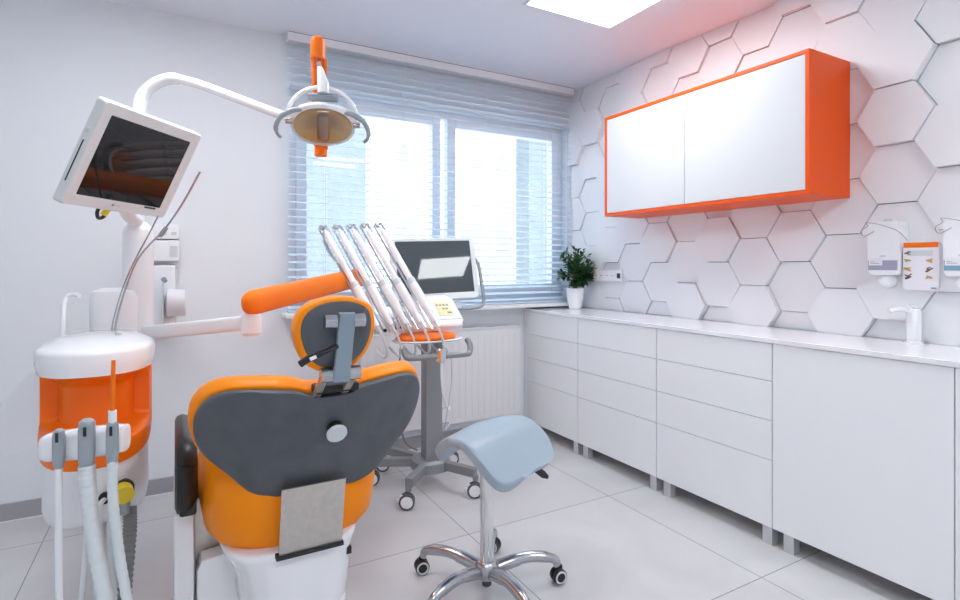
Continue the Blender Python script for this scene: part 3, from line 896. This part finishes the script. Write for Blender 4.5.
MB().tube(catmull([(1.10, 2.85, .86), (1.085, 2.86, .6), (1.09, 2.86, .38), (1.12, 2.85, .25), (1.18, 2.82, .2)], 8), .006, 8).build('power_cord', 'cart', ct)
MB().bar((1.27, 2.80, 1.0), (1.27, 2.86, 1.13), .09, .04, bev=.006).build('screen_stand', 'lgrey', ct)

# cart monitor
cmn = thing('monitor', (1.27, 2.82, 1.2), 'rounded pale monitor with charcoal screen and tube handle on the instrument cart', 'monitor')
nx = Vector((-.143, -.962, .219)).normalized()
xm = Vector((1, 0, 0)); xm = (xm - nx * xm.dot(nx)).normalized()
um = xm.cross(-nx).normalized()
CT = Matrix((xm, -nx, um)).transposed().to_4x4(); CT.translation = (1.292, 2.82, 1.212)
mq = MB(CT)
mq.loft([[(x, y, z) for x, z in rrect(a, b, r_, 0, dz)] for a, b, y, r_, dz in [(.219, .148, .004, .004, .012), (.221, .150, .0035, .004, .012), (.246, .176, 0, .03, 0), (.252, .182, .008, .032, 0), (.252, .182, .03, .032, 0), (.235, .17, .045, .03, 0), (.15, .12, .05, .02, 0)]], cap0=False)
mq.build('housing', 'frame', cmn, sharp=40)
MB(CT).box(-.222, .222, .003, .006, -.14, .164).build('screen', 'screen2', cmn)
MB(CT).tube(catmull([(.253, .03, .06), (.275, .03, .02), (.282, .03, -.10), (.282, .03, -.19), (.265, .03, -.222), (.20, .03, -.232), (.10, .03, -.232), (.0, .03, -.232), (-.1, .03, -.225)], 6), .011, 12).build('tube_handle', 'grey', cmn)
MB(CT).box(.10, .14, .02, .04, -.235, -.19, .004).build('handle_clip', 'lgrey', cmn)

# five instruments on whip arms
B4, T4 = Vector((1.105, 2.36, .905)), Vector((.893, 2.65, 1.437))
stepv = Vector((-.064, .0205, -.0045))
inames = ['rightmost slim white instrument on its chrome whip, next to the cart screen', 'second from the right of the five white whip instruments',
          'middle one of the five white whip instruments', 'second from the left of the five white whip instruments',
          'leftmost slim white instrument, curving away from the others']
for i in range(5):
    b, t = B4 + stepv * i, T4 + stepv * i
    ax = (t - b).normalized()
    L = (t - b).length
    sd = ax.cross(Vector((0, -1, .3))).normalized()
    fr = sd.cross(ax).normalized()
    if fr.y > 0: fr = -fr
    it = thing('dental_instrument', tuple(b), inames[i], 'dental instrument', 'instruments on the cart whip arms')
    bow = sd * (-.0)
    wp = MB()
    for s_ in (-.021, .021):
        wp.tube([b + sd * s_ + ax * .04, b + sd * s_ + ax * L * .5, t + sd * s_], .0052, 8)
    wp.tube([t - sd * .023, t + sd * .023], .006, 8)
    wp.build('whip_arm', 'chrome', it)
    MB().tube([t - ax * .01 + sd * -.004, t + ax * .012 - sd * .004], .009, 10).build('whip_joint', 'wire', it)
    r_ = .0185
    hp_ = [b + fr * .014 + ax * (L * q) for q in (.10, .16, .30, .42, .50, .62, .80, .92, .965)]
    MB().tube(hp_, [r_ * .6, r_ * .8, r_ * 1.25, r_ * 1.2, r_ * .8, r_ * .85, r_ * .95, r_ * .8, r_ * .3], 14).build('handpiece', 'gloss', it)
    MB().tube([b + fr * .014 + ax * (L * .43), b + fr * .014 + ax * (L * .48)], r_ * 1.12, 14).build('ring', 'lgrey', it)
    MB().tube(catmull([b + fr * .014 + ax * (L * .11), b + fr * .012 + ax * .02, b + Vector((.012, -.005, -.03)), b + Vector((.022, .01, -.075)), b + Vector((.02, .05, -.095)), b + Vector((.0, .11, -.06))], 6), .0055, 10).build('hose', 'lgrey', it)
    if i == 4:
        MB().tube(catmull([t + sd * .02, lerp(t, b, .1) - Vector((.025, 0, 0)), lerp(t, b, .25) - Vector((.032, 0, 0)), lerp(t, b, .4) - Vector((.012, 0, 0)), lerp(t, b, .6)], 6), .005, 8).build('bowed_hose', 'grey', it)

# ================================================================== SADDLE STOOL
st = thing('saddle_stool', (1.04, 1.775, 0), 'blue-grey saddle stool on a chrome five-star base in front of the cabinets', 'stool')
SX, SY = 1.03, 1.785
MB().tube([(SX, SY, .06), (SX, SY, .40), (SX, SY, .50)], .0255, 24).build('column', 'chrome', st)
MB().lathe([(.02, .055), (.045, .06), (.05, .08), (.045, .105), (.032, .118), (.028, .12)], (SX, SY, 0)).build('hub', 'alu', st)
MB().lathe([(.012, .02), (.018, .025), (.018, .06)], (SX, SY, 0), 16).build('lower_stem', 'shell', st)
for k in range(5):
    a = R(126 + 72 * k)
    dx, dy = math.cos(a), math.sin(a)
    P = lambda r, z: (SX + dx * r, SY + dy * r, z)
    lg = MB().tube(catmull([P(.03, .082), P(.09, .100), P(.16, .112), (P(.235, .104)), P(.272, .088), P(.280, .068)], 5), [.024] * 8 + [.021] * 8 + [.018] * 10, 14, flat=.72).build('leg', 'alu', st)
    sw = R(-29 + (18, -14, 10, 22, -24)[k])
    ca = MB(Matrix.Translation((SX + dx * .285, SY + dy * .285, .0285)) @ Matrix.Rotation(sw, 4, 'Z'))
    for o_ in (-.013, .013):
        ca.lathe([(.008, -.009 + o_), (.026, -.009 + o_), (.0285, -.005 + o_), (.0285, .005 + o_), (.026, .009 + o_), (.008, .009 + o_)], n=22, axis='y')
    ca.box(-.012, .016, -.005, .005, .005, .04, .003)
    co = ca.build('caster', 'black', st)
    for o_ in (-.0232, .0232):
        rg = MB(Matrix.Translation((SX + dx * .285, SY + dy * .285, .0285)) @ Matrix.Rotation(sw, 4, 'Z'))
        w = math.copysign(.0012, o_)
        rg.loft([[(r_ * math.cos(2 * PI * q / 24), o_ + y_, r_ * math.sin(2 * PI * q / 24)) for q in range(24)] for r_, y_ in ((.0175, -w), (.0180, w), (.0235, w), (.0245, -w), (.0175, -w))], False, False)
        rg.build('wheel_ring', 'lgrey', co)
# seat: t from nose (-1) to rear (+1), s across
nose = Vector((-.939, -.345, 0)).normalized()
lat = Vector((nose.y, -nose.x, 0)).normalized()
if lat.y > 0: lat = -lat           # +s droops towards the camera
NT, NS = 30, 32
def sadd(t, s, th):
    wid = .207 - .030 * smooth((-.1 - t) / .9)
    lenr = .20
    rnd_ = math.sqrt(max(0, 1 - abs(t) ** (5.0 if t > 0 else 7)))
    w = wid * (.25 + .75 * rnd_) * (.84 if s < 0 else 1)
    x = t * lenr
    y = s * w
    droop = 1.75 * y * y * (1 + .9 * smooth(-t * 1.2)) + .22 * abs(y) * smooth((abs(y) - .06) / .1)
    z = .630 - .012 * t * t - droop
    z -= th * (1 - .55 * max(abs(t) ** 6, abs(s) ** 6))
    p = Vector((SX + .02, SY, 0)) - nose * x + lat * (y * (1 - .10 * th / .05))
    return (p.x, p.y, z)
sd = MB()
A = [[sd.v(sadd(-1 + 2 * i / NT, -1 + 2 * j / NS, 0)) for j in range(NS + 1)] for i in range(NT + 1)]
B = [[sd.v(sadd(-1 + 2 * i / NT, -1 + 2 * j / NS, .055)) for j in range(NS + 1)] for i in range(NT + 1)]
for i in range(NT):
    for j in range(NS):
        sd.f([A[i][j], A[i + 1][j], A[i + 1][j + 1], A[i][j + 1]])
        sd.f([B[i][j], B[i][j + 1], B[i + 1][j + 1], B[i + 1][j]])
for j in range(NS):
    sd.f([A[0][j], A[0][j + 1], B[0][j + 1], B[0][j]]); sd.f([A[NT][j], B[NT][j], B[NT][j + 1], A[NT][j + 1]])
for i in range(NT):
    sd.f([A[i][0], B[i][0], B[i + 1][0], A[i + 1][0]]); sd.f([A[i][NS], A[i + 1][NS], B[i + 1][NS], B[i][NS]])
so = sd.build('seat', 'saddle', st, sharp=85)
MB().box(SX - .06, SX + .09, SY - .05, SY + .05, .50, .57, .01).build('seat_plate', 'black', st)
MB().tube([(SX + .03, SY, .525), (SX + .15, SY - .02, .47), (SX + .20, SY - .04, .432)], .006, 10).build('lever', 'chrome', st)
MB().tube([(SX + .185, SY - .033, .447), (SX + .20, SY - .04, .436), (SX + .225, SY - .052, .416), (SX + .242, SY - .06, .404)], [.008, .015, .017, .008], 14, flat=.6).build('lever_grip', 'black', st)

# ================================================================== POTTED PLANT
pp_ = Vector((2.585, 3.17, .911))
pl = thing('potted_plant', tuple(pp_), 'small leafy green plant in a white pot on the worktop corner', 'plant')
MB().lathe([(.040, 0), (.046, .002), (.060, .07), (.068, .148), (.068, .152), (.062, .152), (.060, .135), (.02, .13)], pp_).build('pot', 'gloss', pl, sharp=50)
MB().lathe([(.059, .128), (.04, .138), (.005, .140)], pp_).build('soil', 'soil', pl)
MB().tube([pp_ + Vector((0, 0, .13)), pp_ + Vector((.002, 0, .17)), pp_ + Vector((-.002, .0, .21)), pp_ + Vector((0, 0, .30))], [.020, .017, .014, .006], 12).build('trunk', 'bark', pl)
lf = MB()
rl = random.Random(5)
tw = MB()
for k in range(64):
    az, el = rl.uniform(0, 2 * PI), math.asin(rl.uniform(-.75, 1))
    rr_ = rl.uniform(.75, 1)
    e = pp_ + Vector((math.cos(az) * math.cos(el) * .125 * rr_, math.sin(az) * math.cos(el) * .125 * rr_, 0.285 + math.sin(el) * .165 * rr_))
    s0 = pp_ + Vector((0, 0, .22))
    tw.tube([s0, lerp(s0, e, .5) + Vector((0, 0, .015)), e], [.003, .002, .001], 5)
    for q in range(11):
        c_ = lerp(s0, e, .35 + .7 * q / 10) + Vector((rl.uniform(-.012, .012), rl.uniform(-.012, .012), rl.uniform(-.008, .014)))
        dv = (e - s0).normalized() + Vector((rl.uniform(-1, 1), rl.uniform(-1, 1), rl.uniform(-.9, .8)))
        dv.normalize()
        wv = dv.cross(Vector((rl.uniform(-.5, .5), rl.uniform(-.5, .5), 1))).normalized()
        nv = wv.cross(dv)
        ll, ww = rl.uniform(.034, .050), rl.uniform(.009, .013)
        pts_ = [c_, c_ + dv * ll * .3 + wv * ww + nv * .002, c_ + dv * ll * .65 + wv * ww * .75, c_ + dv * ll - nv * .005, c_ + dv * ll * .65 - wv * ww * .75, c_ + dv * ll * .3 - wv * ww + nv * .002]
        vs = [lf.v(p) for p in pts_]
        md = [lf.v(c_ + dv * ll * .3 - nv * .002), lf.v(c_ + dv * ll * .65 - nv * .003)]
        lf.f([vs[0], vs[1], md[0]]); lf.f([vs[1], vs[2], md[1], md[0]]); lf.f([vs[2], vs[3], md[1]])
        lf.f([vs[3], vs[4], md[1]]); lf.f([vs[4], vs[5], md[0], md[1]]); lf.f([vs[5], vs[0], md[0]])
tw.build('twigs', 'bark', pl)
lf.build('foliage', 'leaf', pl)

# ================================================================== SOCKETS, DISPENSERS, POSTER, FAUCET
XP = XR - .045
so_ = thing('socket_strip', (XR - .03, 2.96, 1.155), 'white strip of wall sockets beside the plant', 'socket')
MB().box(XP, XR - .004, 2.815, 3.11, 1.118, 1.198, .003).build('plate', 'white', so_)
for i in range(4):
    yc = 3.075 - i * .058
    s_ = MB().cyl((XP + .001, yc, 1.158), (XP - .004, yc, 1.158), .022, 20).build('socket', 'white', so_)
    for dy in (-.007, .007):
        MB().cyl((XP - .0035, yc + dy, 1.158), (XP - .005, yc + dy, 1.158), .003, 8).build('pin_hole', 'dark', s_)
MB().box(XP - .006, XP + .001, 2.828, 2.856, 1.14, 1.176, .002).build('switch', 'black', so_)

def dispenser(y0, y1, band, label, mk):
    t = thing('soap_dispenser', (XR - .05, (y0 + y1) / 2, 1.12), label, 'dispenser', 'wall dispensers over the worktop')
    yc = (y0 + y1) / 2
    xw = XR - .045
    g = MB()
    g.prism(rrect((y1 - y0) / 2, .115, .018, yc, 1.305), lambda a, b, d: (d, a, b), xw - .055, xw + .042, .006)
    g.build('bottle', 'white', t, sharp=40)
    xf = xw - .0555
    MB().box(xf - .0012, xf + .0005, y0 + .003, y1 - .003, 1.212, 1.254).build('label_band', band, t)
    MB().box(xf - .0022, xf - .0004, yc + .0, y1 - .006, 1.232, 1.264).build('label_panel', 'paper', t)
    MB().box(xf - .003, xf - .0018, yc + .012, y1 - .012, 1.240, 1.2425).build('print_line', 'ink', t)
    MB().box(xf - .003, xf - .0018, yc + .03, y1 - .012, 1.247, 1.249).build('print_line', 'ink', t)
    MB().prism(rrect(.011, .004, .003, yc, 1.272), lambda a, b, d: (d, a, b), xf - .001, xf + .0005).build('emblem', 'lgrey', t)
    MB().sphere((xw - .02, yc - .005, 1.165), .03, .032, .03).build('nozzle_cup', 'white', t)
    MB().cyl((xw - .01, yc, 1.415), (xw - .01, yc, 1.432), .014, 14).build('cap', 'lgrey', t)
    wr = MB().tube(catmull([(xw - .06, yc + .03, 1.38), (xw - .058, yc + .07, 1.36), (xw - .05, yc + .085, 1.385), (xw - .05, yc + .06, 1.405), (xw - .052, yc + .065, 1.42), (xw - .06, yc, 1.405), (xw - .06, yc - .06, 1.375), (xw - .05, yc - .09, 1.335)], 5), .0013, 6)
    wr.build('hanger_wire', 'wire', t)
    return t
dispenser(1.134, 1.250, 'purple', 'white soap dispenser with a mauve label band on the hexagon wall', 0)
dispenser(.865, .981, 'blue', 'white soap dispenser with a blue label band at the right edge', 1)
po = thing('hand_wash_notice', (XR - .06, 1.065, 1.13), 'printed hand washing notice with orange header between the soap dispensers', 'notice')
px_ = XR - .074
MB().prism(rrect(.062, .099, .016, 1.066, 1.229), lambda a, b, d: (d, a, b), px_, px_ + .066).build('board', 'paper', po)
MB().box(px_ - .001, px_ + .0004, 1.006, 1.126, 1.306, 1.327).build('header', 'orange_pl', po)
MB().box(px_ - .001, px_ + .0004, 1.026, 1.112, 1.272, 1.294).build('text_block', 'lgrey', po)
rp = random.Random(3)
for r_i in range(4):
    for c_i in range(2):
        yc, zc = (1.110, 1.036)[c_i], 1.285 - r_i * .034
        if r_i == 0 and c_i == 1: continue
        q = MB()
        for w in range(4):
            a = rp.uniform(-.9, .6)
            ly = rp.uniform(.006, .012)
            oy, oz = rp.uniform(-.004, .004), rp.uniform(-.005, .005)
            q.bar((px_ - .0002 - .0004 * w, yc + oy - ly, zc + oz - a * ly), (px_ - .0002 - .0004 * w, yc + oy + ly, zc + oz + a * ly), .0012, .005, up=(0, -a, 1))
        q.build('hand_icon', 'ochre' if (r_i + c_i) % 3 else 'umber', po)
MB().box(px_ - .001, px_ + .0004, 1.012, 1.030, 1.136, 1.143).build('footer_mark', 'ink', po)

fa = thing('faucet', (2.665, 1.085, .911), 'white single-lever tap on the worktop under the notice', 'faucet')
MB().tube([(2.665, 1.085, .911), (2.665, 1.085, .917), (2.665, 1.085, .919), (2.665, 1.085, 1.045), (2.665, 1.085, 1.055)], [.034, .034, .026, .026, .020], 22).build('body', 'gloss', fa)
MB().tube(catmull([(2.665, 1.085, 1.03), (2.63, 1.10, 1.05), (2.58, 1.115, 1.052), (2.55, 1.125, 1.045)], 6), .011, 14, flat=.8).build('spout', 'gloss', fa)
MB().bar((2.675, 1.08, 1.058), (2.65, 1.10, 1.066), .022, .008, bev=.003).build('lever', 'gloss', fa)

# ================================================================== ITEMS ON THE LEFT WALL SECTION
pd = thing('paper_towel_dispenser', (-.08, 3.34, .87), 'white paper towel dispenser on the wall behind the spittoon unit', 'dispenser')
MB().box(-.180, .005, 3.27, 3.398, .875, 1.233, .012).build('case', 'gloss', pd)
MB().tube([(-.045, 3.21, 1.04), (-.035, 3.21, 1.04), (.045, 3.21, 1.04), (.05, 3.21, 1.04)], [.02, .06, .06, .05], 24, flat=1.3).build('roll', 'paper', pd)
MB().box(-.058, -.05, 3.16, 3.275, .93, 1.15, .002).build('bracket', 'lgrey', pd)
MB().cyl((-.052, 3.20, 1.165), (-.044, 3.19, 1.15), .012, 12).build('lock', 'ink', pd)
gd = thing('glove_box_holder', (-.045, 3.34, 1.255), 'white box holder on the wall just above the paper towel dispenser', 'holder')
MB().box(-.108, .020, 3.30, 3.398, 1.255, 1.365, .008).build('case', 'white', gd)
MB().box(-.108, .020, 3.296, 3.398, 1.37, 1.45, .008).build('lid', 'white', gd)
MB().box(-.025, .012, 3.297, 3.301, 1.275, 1.335).build('label_panel', 'lgrey', gd)
for x in (-.05, -.005):
    MB().prism(rrect(.012, .009, .004, x, 1.40), lambda a, b, d: (a, d, b), 3.293, 3.298).build('button', 'lgrey', gd)
